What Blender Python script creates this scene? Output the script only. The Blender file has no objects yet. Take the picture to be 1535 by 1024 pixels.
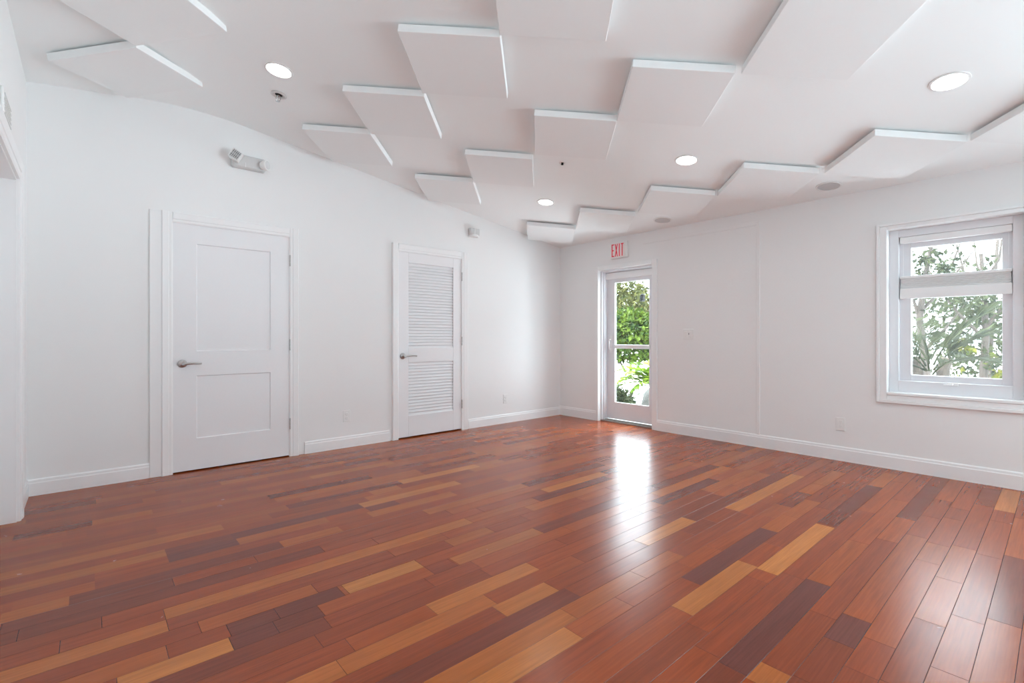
import bpy, bmesh, math, random
from mathutils import Vector, Matrix
random.seed(7)
S = bpy.context.scene
COL = S.collection
R = math.radians

# ------------------------------------------------------------------ camera
CAM = Vector((-5.0593, -4.7314, 1.1099))
AZ = R(41.2277)
cd = bpy.data.cameras.new('camera')
cam = bpy.data.objects.new('camera', cd)
COL.objects.link(cam)
cd.sensor_width = 36.0
cd.lens = 36.0 * 724.78 / 1535.0
cd.shift_y = -7.0 / 1535.0
cd.clip_start = 0.02
cam.location = CAM
cam.rotation_euler = (R(90), 0, -AZ)
S.camera = cam

# ------------------------------------------------------------------ colour management, world, sun
S.view_settings.view_transform = 'Standard'
S.view_settings.look = 'None'
S.view_settings.gamma = 1.0
S.view_settings.exposure = 0.54
S.view_settings.use_curve_mapping = False
S.cycles.use_denoising = True
S.cycles.use_guiding = True
S.cycles.guiding_training_samples = 64
S.cycles.max_bounces = 14
S.cycles.diffuse_bounces = 9
S.cycles.glossy_bounces = 5
S.cycles.transparent_max_bounces = 16
S.cycles.caustics_reflective = False
S.cycles.caustics_refractive = False
S.cycles.sample_clamp_indirect = 3.5

# overcast sky: three times brighter overhead than at the horizon
SKY = 5.4
W = bpy.data.worlds.new('sky')
S.world = W
W.use_nodes = True
wn = W.node_tree
bg = wn.nodes['Background']
tcw = wn.nodes.new('ShaderNodeTexCoord')
sep = wn.nodes.new('ShaderNodeSeparateXYZ')
wn.links.new(tcw.outputs['Generated'], sep.inputs[0])
mrw = wn.nodes.new('ShaderNodeMapRange')
mrw.inputs['From Min'].default_value = 0.0
mrw.inputs['From Max'].default_value = 1.0
mrw.inputs['To Min'].default_value = SKY
mrw.inputs['To Max'].default_value = SKY * 3.2
wn.links.new(sep.outputs['Z'], mrw.inputs['Value'])
# below the horizon: added glow in place of sunlit ground, lights the ceiling
GROUND_GLOW = 19.0
gt = wn.nodes.new('ShaderNodeMath')
gt.operation = 'LESS_THAN'
gt.inputs[1].default_value = -0.02
wn.links.new(sep.outputs['Z'], gt.inputs[0])
mxw = wn.nodes.new('ShaderNodeMix')
mxw.data_type = 'FLOAT'
wn.links.new(gt.outputs[0], mxw.inputs[0])
wn.links.new(mrw.outputs[0], mxw.inputs[2])
mxw.inputs[3].default_value = GROUND_GLOW
wn.links.new(mxw.outputs[0], bg.inputs['Strength'])
bg.inputs['Color'].default_value = (0.80, 0.92, 1.0, 1)

sd = bpy.data.lights.new('sun', 'SUN')
sd.energy = 26.0
sd.angle = R(6)
sd.color = (0.97, 0.98, 1.0)
sun = bpy.data.objects.new('sun', sd)
COL.objects.link(sun)
sun.rotation_euler = Vector((0.35, -0.20, -0.90)).to_track_quat('-Z', 'Y').to_euler()

LAMP_W = 1.5          # watts of each recessed ceiling light
LAMP_COL = (0.93, 0.97, 1.0)

# sampling portals in the glazed openings (they give off no light of their own)
def portal(name, loc, rot, sx, sy):
    l = bpy.data.lights.new(name, 'AREA')
    l.shape = 'RECTANGLE'
    l.size = sx
    l.size_y = sy
    l.cycles.is_portal = True
    o = bpy.data.objects.new(name, l)
    COL.objects.link(o)
    o.location = loc
    o.rotation_euler = rot

# ------------------------------------------------------------------ room dimensions (metres; x = 0 at the far corner, walls square)
XC = -5.370                    # wall with the side doorway
YF = -9.4                      # wall behind the camera
Z0, G, XR = 2.381, 0.1438, -4.427
ZR = Z0 - G * XR
RW = 0.42                      # the ridge is plastered to a soft curve this far to either side
def ceil_z(x):
    t = x - XR
    if abs(t) < RW:
        return ZR - G * (RW * RW + t * t) / (2 * RW)
    return ZR - G * abs(t)

# ------------------------------------------------------------------ materials
def mat(name, col, rough=0.5, metal=0.0, spec=0.5, bump=0.0, bscale=200.0, var=0.0, vscale=3.0, emit=None, estr=0.0, coat=0.0):
    m = bpy.data.materials.new(name)
    m.use_nodes = True
    nt = m.node_tree
    b = nt.nodes['Principled BSDF']
    b.inputs['Base Color'].default_value = (*col, 1)
    b.inputs['Roughness'].default_value = rough
    b.inputs['Metallic'].default_value = metal
    b.inputs['Specular IOR Level'].default_value = spec
    b.inputs['Coat Weight'].default_value = coat
    if emit:
        b.inputs['Emission Color'].default_value = (*emit, 1)
        b.inputs['Emission Strength'].default_value = estr
    tc = nt.nodes.new('ShaderNodeTexCoord')
    if var > 0:
        n = nt.nodes.new('ShaderNodeTexNoise')
        n.inputs['Scale'].default_value = vscale
        n.inputs['Detail'].default_value = 4
        nt.links.new(tc.outputs['Object'], n.inputs['Vector'])
        mx = nt.nodes.new('ShaderNodeMix')
        mx.data_type = 'RGBA'
        mx.inputs['A'].default_value = (*[c * (1 - var) for c in col], 1)
        mx.inputs['B'].default_value = (*[min(1, c * (1 + var)) for c in col], 1)
        nt.links.new(n.outputs['Fac'], mx.inputs['Factor'])
        nt.links.new(mx.outputs['Result'], b.inputs['Base Color'])
    if bump > 0:
        n2 = nt.nodes.new('ShaderNodeTexNoise')
        n2.inputs['Scale'].default_value = bscale
        n2.inputs['Detail'].default_value = 3
        nt.links.new(tc.outputs['Object'], n2.inputs['Vector'])
        bp = nt.nodes.new('ShaderNodeBump')
        bp.inputs['Strength'].default_value = bump
        bp.inputs['Distance'].default_value = 0.002
        nt.links.new(n2.outputs['Fac'], bp.inputs['Height'])
        nt.links.new(bp.outputs['Normal'], b.inputs['Normal'])
    return m

M_WALL = mat('wall_paint', (0.86, 0.86, 0.857), 0.7, spec=0.3, bump=0.08, bscale=120, var=0.006)
M_CEIL = mat('ceiling_paint', (0.925, 0.95, 0.95), 0.85, spec=0.2, bump=0.08, bscale=90, var=0.006)
M_TRIM = mat('trim_paint', (0.88, 0.88, 0.88), 0.32, spec=0.45, var=0.005)
M_DOOR = mat('door_paint', (0.85, 0.85, 0.862), 0.38, spec=0.45, var=0.005)
M_PANEL = mat('panel_fabric', (0.90, 0.92, 0.92), 0.9, spec=0.2, bump=0.25, bscale=600, var=0.008, vscale=40)
M_NICKEL = mat('satin_nickel', (0.50, 0.49, 0.48), 0.28, metal=1.0, var=0.03, vscale=30)
M_STEEL = mat('chrome', (0.62, 0.62, 0.62), 0.15, metal=1.0, var=0.02, vscale=30)
M_DARK = mat('dark_cavity', (0.03, 0.03, 0.03), 0.7, var=0.1)
M_PLAST = mat('white_plastic', (0.84, 0.84, 0.83), 0.35, var=0.006)
M_PLASTG = mat('greyish_plastic', (0.66, 0.66, 0.655), 0.4, var=0.01)
M_GRILLE = mat('speaker_grille', (0.60, 0.60, 0.60), 0.6, bump=0.7, bscale=900, var=0.05, vscale=500)
M_VINYL = mat('window_vinyl', (0.80, 0.80, 0.825), 0.35, var=0.006)
M_SHADE = mat('shade_fabric', (0.84, 0.84, 0.84), 0.85, bump=0.2, bscale=500, var=0.01, vscale=50)
M_RED = mat('sign_red', (0.62, 0.02, 0.05), 0.4, var=0.05, emit=(0.9, 0.02, 0.06), estr=0.12)
M_SIGNF = mat('sign_face', (0.86, 0.80, 0.78), 0.4, var=0.01)  # pinkish: red glow round the letters put into the face colour
M_GRID = mat('lamp_grid', (0.25, 0.25, 0.25), 0.5, var=0.05)
M_LENS = mat('lamp_lens', (0.9, 0.9, 0.9), 0.5, emit=(1.0, 0.99, 0.97), estr=6.0, var=0.005)
M_CLEARP = mat('lamp_head_lens', (0.70, 0.70, 0.70), 0.15, var=0.02)
M_LANT = mat('lantern_metal', (0.010, 0.010, 0.010), 0.6, spec=0.1, var=0.1)
M_SILL = mat('threshold_metal', (0.30, 0.29, 0.27), 0.55, spec=0.3, var=0.04)

def glass_mat(name, veil=0.0, tint=(0.97, 0.985, 0.98)):
    m = bpy.data.materials.new(name)
    m.use_nodes = True
    nt = m.node_tree
    for n in list(nt.nodes):
        if n.type != 'OUTPUT_MATERIAL':
            nt.nodes.remove(n)
    out = [n for n in nt.nodes if n.type == 'OUTPUT_MATERIAL'][0]
    t = nt.nodes.new('ShaderNodeBsdfTransparent')
    t.inputs['Color'].default_value = (*tint, 1)
    g = nt.nodes.new('ShaderNodeBsdfGlossy')
    g.inputs['Roughness'].default_value = 0.03
    # reflects more at glancing angles, the same from either side of the sheet
    lw = nt.nodes.new('ShaderNodeLayerWeight')
    pw = nt.nodes.new('ShaderNodeMath')
    pw.operation = 'POWER'
    pw.inputs[1].default_value = 5.0
    nt.links.new(lw.outputs['Facing'], pw.inputs[0])
    fr = nt.nodes.new('ShaderNodeMath')
    fr.operation = 'MULTIPLY_ADD'
    fr.inputs[1].default_value = 0.75
    fr.inputs[2].default_value = 0.03
    nt.links.new(pw.outputs[0], fr.inputs[0])
    mx = nt.nodes.new('ShaderNodeMixShader')
    nt.links.new(fr.outputs[0], mx.inputs[0])
    nt.links.new(t.outputs[0], mx.inputs[1])
    nt.links.new(g.outputs[0], mx.inputs[2])
    last = mx
    if veil > 0:
        tl = nt.nodes.new('ShaderNodeBsdfTranslucent')
        tl.inputs['Color'].default_value = (0.9, 0.9, 0.9, 1)
        m2 = nt.nodes.new('ShaderNodeMixShader')
        m2.inputs[0].default_value = veil
        nt.links.new(mx.outputs[0], m2.inputs[1])
        nt.links.new(tl.outputs[0], m2.inputs[2])
        last = m2
    nt.links.new(last.outputs[0], out.inputs['Surface'])
    return m
M_GLASS = glass_mat('clear_glass')
M_GLASSW = glass_mat('window_glass')
M_SCREEN = glass_mat('insect_screen', 0.005, (0.88, 0.88, 0.88))

def wood_mat():
    m = bpy.data.materials.new('cherry_planks')
    m.use_nodes = True
    nt = m.node_tree
    b = nt.nodes['Principled BSDF']
    at = nt.nodes.new('ShaderNodeAttribute')
    at.attribute_name = 'plank_tone'
    tc = nt.nodes.new('ShaderNodeTexCoord')
    # offset the grain of every plank by its own random value (alpha of the attribute)
    mp = nt.nodes.new('ShaderNodeMapping')
    mp.inputs['Scale'].default_value = (2.2, 46.0, 1.0)
    nt.links.new(tc.outputs['Object'], mp.inputs['Vector'])
    add = nt.nodes.new('ShaderNodeVectorMath')
    add.operation = 'ADD'
    cx = nt.nodes.new('ShaderNodeCombineXYZ')
    mul = nt.nodes.new('ShaderNodeMath')
    mul.operation = 'MULTIPLY'
    mul.inputs[1].default_value = 57.0
    nt.links.new(at.outputs['Alpha'], mul.inputs[0])
    nt.links.new(mul.outputs[0], cx.inputs['X'])
    nt.links.new(mul.outputs[0], cx.inputs['Z'])
    nt.links.new(mp.outputs[0], add.inputs[0])
    nt.links.new(cx.outputs[0], add.inputs[1])
    n1 = nt.nodes.new('ShaderNodeTexNoise')
    n1.inputs['Scale'].default_value = 1.0
    n1.inputs['Detail'].default_value = 6
    n1.inputs['Roughness'].default_value = 0.6
    n1.inputs['Distortion'].default_value = 0.6
    nt.links.new(add.outputs[0], n1.inputs['Vector'])
    mp2 = nt.nodes.new('ShaderNodeMapping')
    mp2.inputs['Scale'].default_value = (5.0, 150.0, 1.0)
    nt.links.new(tc.outputs['Object'], mp2.inputs['Vector'])
    n2 = nt.nodes.new('ShaderNodeTexNoise')
    n2.inputs['Scale'].default_value = 1.0
    n2.inputs['Detail'].default_value = 2
    nt.links.new(mp2.outputs[0], n2.inputs['Vector'])
    mr = nt.nodes.new('ShaderNodeMapRange')
    mr.inputs['From Min'].default_value = 0.3
    mr.inputs['From Max'].default_value = 0.7
    mr.inputs['To Min'].default_value = 0.86
    mr.inputs['To Max'].default_value = 1.12
    nt.links.new(n1.outputs['Fac'], mr.inputs['Value'])
    mr2 = nt.nodes.new('ShaderNodeMapRange')
    mr2.inputs['From Min'].default_value = 0.3
    mr2.inputs['From Max'].default_value = 0.7
    mr2.inputs['To Min'].default_value = 0.90
    mr2.inputs['To Max'].default_value = 1.08
    nt.links.new(n2.outputs['Fac'], mr2.inputs['Value'])
    mm = nt.nodes.new('ShaderNodeMath')
    mm.operation = 'MULTIPLY'
    nt.links.new(mr.outputs[0], mm.inputs[0])
    nt.links.new(mr2.outputs[0], mm.inputs[1])
    vm = nt.nodes.new('ShaderNodeVectorMath')
    vm.operation = 'SCALE'
    nt.links.new(at.outputs['Color'], vm.inputs[0])
    nt.links.new(mm.outputs[0], vm.inputs['Scale'])
    nt.links.new(vm.outputs[0], b.inputs['Base Color'])
    # satin varnish with a little unevenness
    n3 = nt.nodes.new('ShaderNodeTexNoise')
    n3.inputs['Scale'].default_value = 9.0
    n3.inputs['Detail'].default_value = 5
    nt.links.new(tc.outputs['Object'], n3.inputs['Vector'])
    mr3 = nt.nodes.new('ShaderNodeMapRange')
    mr3.inputs['To Min'].default_value = 0.20
    mr3.inputs['To Max'].default_value = 0.30
    nt.links.new(n3.outputs['Fac'], mr3.inputs['Value'])
    nt.links.new(mr3.outputs[0], b.inputs['Roughness'])
    b.inputs['Specular IOR Level'].default_value = 0.37
    return m
M_WOOD = wood_mat()

def leaf_mat(name, c1, c2, rough=0.65, scale=6.0, trans=0.35):
    m = bpy.data.materials.new(name)
    m.use_nodes = True
    nt = m.node_tree
    b = nt.nodes['Principled BSDF']
    out = [n for n in nt.nodes if n.type == 'OUTPUT_MATERIAL'][0]
    tc = nt.nodes.new('ShaderNodeTexCoord')
    n = nt.nodes.new('ShaderNodeTexNoise')
    n.inputs['Scale'].default_value = scale
    n.inputs['Detail'].default_value = 5
    nt.links.new(tc.outputs['Object'], n.inputs['Vector'])
    r = nt.nodes.new('ShaderNodeValToRGB')
    r.color_ramp.elements[0].position = 0.36
    r.color_ramp.elements[0].color = (*c1, 1)
    r.color_ramp.elements[1].position = 0.64
    r.color_ramp.elements[1].color = (*c2, 1)
    nt.links.new(n.outputs['Fac'], r.inputs['Fac'])
    nt.links.new(r.outputs['Color'], b.inputs['Base Color'])
    b.inputs['Roughness'].default_value = rough
    b.inputs['Specular IOR Level'].default_value = 0.12
    tl = nt.nodes.new('ShaderNodeBsdfTranslucent')
    nt.links.new(r.outputs['Color'], tl.inputs['Color'])
    mx = nt.nodes.new('ShaderNodeMixShader')
    mx.inputs[0].default_value = trans
    nt.links.new(b.outputs[0], mx.inputs[1])
    nt.links.new(tl.outputs[0], mx.inputs[2])
    nt.links.new(mx.outputs[0], out.inputs['Surface'])
    return m
M_LEAF = leaf_mat('shrub_leaves', (0.005, 0.015, 0.003), (0.046, 0.070, 0.006), scale=3.0)
M_LEAFP = leaf_mat('pale_tree_leaves', (0.016, 0.022, 0.007), (0.066, 0.066, 0.020), scale=3.0)
M_PALM = leaf_mat('palm_fronds', (0.030, 0.066, 0.004), (0.105, 0.160, 0.010), scale=5.0)
M_GREY = leaf_mat('dusty_leaves', (0.008, 0.012, 0.004), (0.034, 0.040, 0.016), scale=6.0)
M_YEL = leaf_mat('yellowing_leaves', (0.03, 0.045, 0.005), (0.11, 0.10, 0.012), scale=5.0)
M_COVER = leaf_mat('groundcover_leaves', (0.016, 0.024, 0.010), (0.06, 0.07, 0.035), scale=8.0)
M_BARK = mat('bark', (0.036, 0.026, 0.020), 0.9, bump=0.8, bscale=30, var=0.4, vscale=14)
M_BARKP = mat('palm_boots', (0.040, 0.028, 0.019), 0.9, bump=0.8, bscale=30, var=0.45, vscale=20)
M_ROCK = mat('boulder_stone', (0.05, 0.047, 0.04), 0.9, bump=0.9, bscale=20, var=0.35, vscale=9)
M_GROUND = mat('pale_paving', (0.80, 0.80, 0.80), 0.9, var=0.06, vscale=1.5)

# ------------------------------------------------------------------ mesh helpers
class MB:
    def __init__(self):
        self.bm = bmesh.new()
    def box(self, x0, x1, y0, y1, z0, z1):
        x0, x1 = min(x0, x1), max(x0, x1)
        y0, y1 = min(y0, y1), max(y0, y1)
        z0, z1 = min(z0, z1), max(z0, z1)
        v = [self.bm.verts.new(p) for p in ((x0, y0, z0), (x1, y0, z0), (x1, y1, z0), (x0, y1, z0),
                                            (x0, y0, z1), (x1, y0, z1), (x1, y1, z1), (x0, y1, z1))]
        for f in ((3, 2, 1, 0), (4, 5, 6, 7), (0, 1, 5, 4), (1, 2, 6, 5), (2, 3, 7, 6), (3, 0, 4, 7)):
            self.bm.faces.new([v[i] for i in f])
        return v
    def obox(self, c, ex, ey, ez, hx, hy, hz):
        c, ex, ey, ez = Vector(c), Vector(ex), Vector(ey), Vector(ez)
        v = self.box(-hx, hx, -hy, hy, -hz, hz)
        for q in v:
            p = q.co
            q.co = c + ex * p.x + ey * p.y + ez * p.z
        return v
    def lathe(self, prof, c=(0, 0, 0), ax=(0, 0, 1), n=32, caps=True):
        """prof: list of (radius, height along axis)"""
        c, ax = Vector(c), Vector(ax).normalized()
        u = ax.orthogonal().normalized()
        w = ax.cross(u)
        rings = []
        for r, h in prof:
            rings.append([self.bm.verts.new(c + ax * h + (u * math.cos(2 * math.pi * k / n) + w * math.sin(2 * math.pi * k / n)) * r) for k in range(n)])
        for a, b in zip(rings, rings[1:]):
            for k in range(n):
                self.bm.faces.new((a[k], a[(k + 1) % n], b[(k + 1) % n], b[k]))
        if caps:
            self.bm.faces.new(list(reversed(rings[0])))
            self.bm.faces.new(rings[-1])
    def tube(self, pts, rad, n=8):
        pts = [Vector(p) for p in pts]
        rings = []
        for i, p in enumerate(pts):
            t = (pts[min(i + 1, len(pts) - 1)] - pts[max(i - 1, 0)]).normalized()
            u = t.cross(Vector((0.31, 0.17, 0.94))).normalized() if abs(t.z) < 0.95 else t.cross(Vector((1, 0.1, 0))).normalized()
            w = t.cross(u)
            r = rad[i] if isinstance(rad, (list, tuple)) else rad
            rings.append([self.bm.verts.new(p + (u * math.cos(2 * math.pi * k / n) + w * math.sin(2 * math.pi * k / n)) * r) for k in range(n)])
        for a, b in zip(rings, rings[1:]):
            for k in range(n):
                self.bm.faces.new((a[k], a[(k + 1) % n], b[(k + 1) % n], b[k]))
        self.bm.faces.new(list(reversed(rings[0])))
        self.bm.faces.new(rings[-1])
    def prism(self, prof, a, b, frame):
        """extrude a closed 2-D profile (p,q) from a to b; frame(p,q,t) -> xyz"""
        ra = [self.bm.verts.new(frame(p, q, a)) for p, q in prof]
        rb = [self.bm.verts.new(frame(p, q, b)) for p, q in prof]
        k = len(prof)
        for i in range(k):
            self.bm.faces.new((ra[i], ra[(i + 1) % k], rb[(i + 1) % k], rb[i]))
        self.bm.faces.new(list(reversed(ra)))
        self.bm.faces.new(rb)
    def build(self, name, m, parent=None, bevel=0.0, smooth=False, seg=2):
        bmesh.ops.recalc_face_normals(self.bm, faces=self.bm.faces)
        me = bpy.data.meshes.new(name)
        self.bm.to_mesh(me)
        self.bm.free()
        me.materials.append(m)
        if smooth:
            for p in me.polygons:
                p.use_smooth = True
            try:
                me.set_sharp_from_angle(angle=R(35))
            except Exception:
                pass
        o = bpy.data.objects.new(name, me)
        COL.objects.link(o)
        if parent is not None:
            o.parent = parent
        if bevel > 0:
            bv = o.modifiers.new('edge', 'BEVEL')
            bv.width = bevel
            bv.segments = seg
            bv.limit_method = 'ANGLE'
            bv.angle_limit = R(40)
        return o

def struct(o):
    o['kind'] = 'structure'
    return o
def empty(name, loc, rot=(0, 0, 0)):
    e = bpy.data.objects.new(name, None)
    e.empty_display_size = 0.1
    COL.objects.link(e)
    e.location = loc
    e.rotation_euler = rot
    return e
def tag(o, label, cat, group=None):
    o['label'] = label
    o['category'] = cat
    if group:
        o['group'] = group
    return o
def copy_tree(o, parent=None):
    c = o.copy()
    COL.objects.link(c)
    if parent is not None:
        c.parent = parent
    for ch in list(o.children):
        copy_tree(ch, c)
    return c
def center_origin(o):
    """put the origin of a single-mesh thing at the middle of its mesh"""
    me = o.data
    n = len(me.vertices)
    c = Vector((0, 0, 0))
    for v in me.vertices:
        c += v.co
    c /= n
    me.transform(Matrix.Translation(-c))
    o.location = c
    return o

# ------------------------------------------------------------------ floor of individual planks
PW = 0.0964
KEY = [  # planks picked out in the photograph, as points on the floor: x-range, y, tone
    (-3.74, -3.03, -0.819, 0.80),
    (-4.12, -3.38, -1.109, 0.14),
    (-3.27, -2.54, -1.398, 0.95),
    (-5.37, -5.20, -1.494, 0.74),
    (-5.20, -4.47, -1.494, 0.74),
    (-3.55, -3.33, -1.494, 0.72),
    (-5.35, -4.76, -1.687, 0.76),
    (-4.46, -3.71, -1.687, 0.15),
    (-4.26, -4.05, -1.687, 0.74),
    (-3.89, -2.94, -1.687, 0.90),
    (-4.76, -4.45, -1.783, 0.14),
    (-3.71, -3.50, -1.783, 0.20),
    (-3.74, -3.11, -1.880, 0.72),
    (-5.32, -5.12, -1.976, 0.76),
    (-5.31, -4.77, -2.073, 0.20),
    (-2.60, -1.70, -2.073, 0.15),
    (-5.30, -5.02, -2.265, 0.42),
    (-3.17, -2.59, -2.265, 0.45),
    (-2.59, -1.90, -2.265, 0.88),
    (-4.83, -3.33, -2.362, 0.80),
    (-3.51, -3.31, -2.362, 0.85),
    (-2.76, -1.98, -2.362, 0.15),
    (-5.28, -4.83, -2.458, 0.82),
    (-4.85, -4.66, -2.651, 0.50),
    (-4.66, -4.49, -2.651, 0.14),
    (-4.50, -4.23, -2.651, 0.12),
    (-4.21, -3.84, -2.651, 0.98),
    (-4.99, -4.67, -2.747, 0.97),
    (-4.96, -4.52, -2.747, 0.10),
    (-4.67, -4.35, -2.747, 0.15),
    (-3.84, -3.71, -2.747, 0.35),
    (-3.70, -3.12, -2.747, 0.76),
    (-4.36, -3.90, -2.844, 0.40),
    (-2.06, -0.96, -2.844, 0.74),
    (-2.20, -1.40, -2.940, 0.08),
    (-4.01, -3.44, -3.037, 0.86),
    (-4.68, -4.42, -3.133, 0.80),
    (-4.43, -3.78, -3.133, 0.78),
    (-3.81, -3.51, -3.229, 0.86),
    (-2.82, -2.31, -3.229, 0.95),
    (-2.48, -2.26, -3.229, 0.90),
    (-4.37, -3.48, -3.326, 0.16),
    (-1.95, -0.78, -3.326, 0.92),
    (-4.25, -3.61, -3.422, 0.80),
    (-4.19, -3.69, -3.519, 0.92),
    (-3.00, -2.12, -3.615, 0.05),
    (-3.25, -2.63, -3.711, 0.90),
    (-2.99, -2.31, -3.711, 0.50),
    (-3.31, -2.76, -3.808, 0.45),
    (-2.65, -1.80, -3.808, 1.00),
    (-1.77, -0.67, -3.808, 0.10),
    (-1.32, -0.16, -3.808, 0.72),
    (-3.44, -2.58, -4.001, 0.02),
    (-3.45, -3.33, -4.097, 0.80),
    (-1.31, -0.34, -4.097, 0.15),
    (-3.32, -3.01, -4.193, 0.30),
    (-3.19, -2.78, -4.193, 0.06),
    (-3.14, -2.90, -4.290, 0.42),
    (-3.13, -2.60, -4.386, 0.35),
    (-3.11, -2.97, -4.386, 0.55),
    (-0.63, -0.10, -4.386, 0.30),
    (-0.68, -0.04, -4.483, 0.90),
]
def plank_col(t, rnd):
    # t 0 dark purple-brown ... 1 light tan orange
    stops = [(0.0, (0.135, 0.034, 0.024)), (0.25, (0.200, 0.038, 0.013)), (0.5, (0.295, 0.054, 0.011)),
             (0.72, (0.365, 0.090, 0.017)), (1.0, (0.480, 0.162, 0.036))]
    t = max(0, min(1, t))
    for (a, ca), (b, cb) in zip(stops, stops[1:]):
        if t <= b:
            f = (t - a) / (b - a)
            c = [x + (y - x) * f for x, y in zip(ca, cb)]
            break
    k = 1 + (rnd - 0.5) * 0.12
    return [c[0] * k, c[1] * k, c[2] * k]

def build_floor():
    rng = random.Random(31)
    X0, X1 = XC - 0.2, 0.22
    rows = int(math.ceil(5.75 / PW))
    bm = bmesh.new()
    lay = bm.loops.layers.float_color.new('plank_tone')
    def quad(vs, col):
        f = bm.faces.new([bm.verts.new(v) for v in vs])
        for l in f.loops:
            l[lay] = col
    e, d = 0.0011, 0.0012
    for r in range(-2, rows):
        ya, yb = -(r + 1) * PW, -r * PW
        segs = sorted([(a, b, t) for a, b, y, t in KEY if int(math.floor(-y / PW)) == r])
        fixed = []
        for a, b, t in segs:
            if fixed and a < fixed[-1][1]:
                a = fixed[-1][1]
            if b - a > 0.08:
                fixed.append((a, b, t))
        cuts = []
        x = X0
        def fill(x, xe):
            while x < xe - 1e-6:
                L = rng.choice((0.3, 0.45, 0.6, 0.75, 0.9, 1.1)) * rng.uniform(0.85, 1.15)
                if x == X0:
                    L *= rng.uniform(0.2, 1)
                nx = x + L
                if nx > xe - 0.22:
                    nx = xe
                t = rng.random()
                tone = 0.38 + 0.22 * t if rng.random() < 0.84 else rng.choice((0.22, 0.28, 0.64, 0.68))
                cuts.append((x, nx, tone))
                x = nx
        for a, b, t in fixed:
            a, b = max(a, X0), min(b, X1)
            if b <= a:
                continue
            if a > x:
                fill(x, a)
            cuts.append((a, b, t))
            x = b
        fill(x, X1)
        for a, b, t in cuts:
            rn = rng.random()
            col = (*plank_col(t, rng.random()), rn)
            if r < 21:        # joints too fine to see at this distance: flat boards
                quad([(a, ya, 0), (b, ya, 0), (b, yb, 0), (a, yb, 0)], col)
                continue
            dk = (col[0] * 0.45, col[1] * 0.45, col[2] * 0.45, rn)
            quad([(a + e, ya + e, 0), (b - e, ya + e, 0), (b - e, yb - e, 0), (a + e, yb - e, 0)], col)
            quad([(a, ya, -d), (b, ya, -d), (b - e, ya + e, 0), (a + e, ya + e, 0)], dk)
            quad([(a + e, yb - e, 0), (b - e, yb - e, 0), (b, yb, -d), (a, yb, -d)], dk)
            quad([(a, ya, -d), (a + e, ya + e, 0), (a + e, yb - e, 0), (a, yb, -d)], dk)
            quad([(b - e, ya + e, 0), (b, ya, -d), (b, yb, -d), (b - e, yb - e, 0)], dk)
    # the slab below
    y0, y1 = -rows * PW, 2 * PW
    quad([(X0, y0, -0.12), (X0, y1, -0.12), (X1, y1, -0.12), (X1, y0, -0.12)], (0.2, 0.2, 0.2, 0))
    for (a, b) in (((X0, y0), (X1, y0)), ((X1, y0), (X1, y1)), ((X1, y1), (X0, y1)), ((X0, y1), (X0, y0))):
        quad([(a[0], a[1], -0.12), (b[0], b[1], -0.12), (b[0], b[1], -0.0012), (a[0], a[1], -0.0012)], (0.2, 0.2, 0.2, 0))
    me = bpy.data.meshes.new('floor')
    bm.to_mesh(me)
    bm.free()
    me.materials.append(M_WOOD)
    o = bpy.data.objects.new('floor', me)
    COL.objects.link(o)
    return struct(o)
build_floor()
M_BOUNCE = mat('added_bounce_floor', (0.82, 0.82, 0.82), 0.5, var=0.03, vscale=2.0)  # unseen pale floor, added to bounce daylight up to the ceiling
m = MB()
FT = -math.ceil(5.75 / PW) * PW
nx, ny = 9, 6
for i in range(nx):
    for j in range(ny):
        xa, xb = XC - 0.2 + (0.22 - XC + 0.2) * i / nx, XC - 0.2 + (0.22 - XC + 0.2) * (i + 1) / nx
        y0_, y1_ = YF - 0.16 + (FT - YF + 0.16) * j / ny, YF - 0.16 + (FT - YF + 0.16) * (j + 1) / ny
        m.box(xa + 0.0015, xb - 0.0015, y0_ + 0.0015, y1_ - 0.0015, -0.12, 0.0)
struct(m.build('floor', M_BOUNCE))

# ------------------------------------------------------------------ walls (inner faces 13 mm behind the baseboard faces)
E = 0.013
TOP = 3.25
D1 = (-4.553, -3.650, 2.040)     # two-panel door: x0, x1, head
D2 = (-2.549, -1.707, 2.040)     # louvred door
D3 = (-1.490, -0.680, 1.985)     # glazed door in the right-hand wall: y0, y1, head
WN = (-4.545, -3.749, 0.643, 2.011)   # window: y0, y1, z0, z1
W3 = (-9.3, -6.45, 0.02, 2.25)      # unseen window added behind the camera to light the room
DC = (-1.630, -0.585, 2.065)     # side doorway: y0, y1, head
WT = 0.26                        # thickness of the outer wall

m = MB()
m.box(XC - 0.25, D1[0] - 0.018, E, 0.16, -0.05, TOP)
m.box(D1[1] + 0.018, D2[0] - 0.018, E, 0.16, -0.05, TOP)
m.box(D2[1] + 0.018, 0.3, E, 0.16, -0.05, TOP)
m.box(D1[0] - 0.018, D1[1] + 0.018, E, 0.16, D1[2] + 0.018, TOP)
m.box(D2[0] - 0.018, D2[1] + 0.018, E, 0.16, D2[2] + 0.018, TOP)
m.box(XC - 0.25, 0.3, 0.16, 0.26, -0.05, TOP)
struct(m.build('wall_back', M_WALL))

m = MB()
m.box(E, WT, D3[1], E, -0.05, TOP)
m.box(E, WT, WN[1], D3[0], -0.05, TOP)
m.box(E, WT, W3[1], WN[0], -0.05, TOP)
m.box(E, WT, YF - 0.2, W3[0], -0.05, TOP)
m.box(E, WT, W3[0], W3[1], -0.05, W3[2])
m.box(E, WT, W3[0], W3[1], W3[3], TOP)
m.box(E, WT, D3[0], D3[1], D3[2], TOP)
m.box(E, WT, WN[0], WN[1], -0.05, WN[2])
m.box(E, WT, WN[0], WN[1], WN[3], TOP)
struct(m.build('wall_right', M_WALL))

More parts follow.
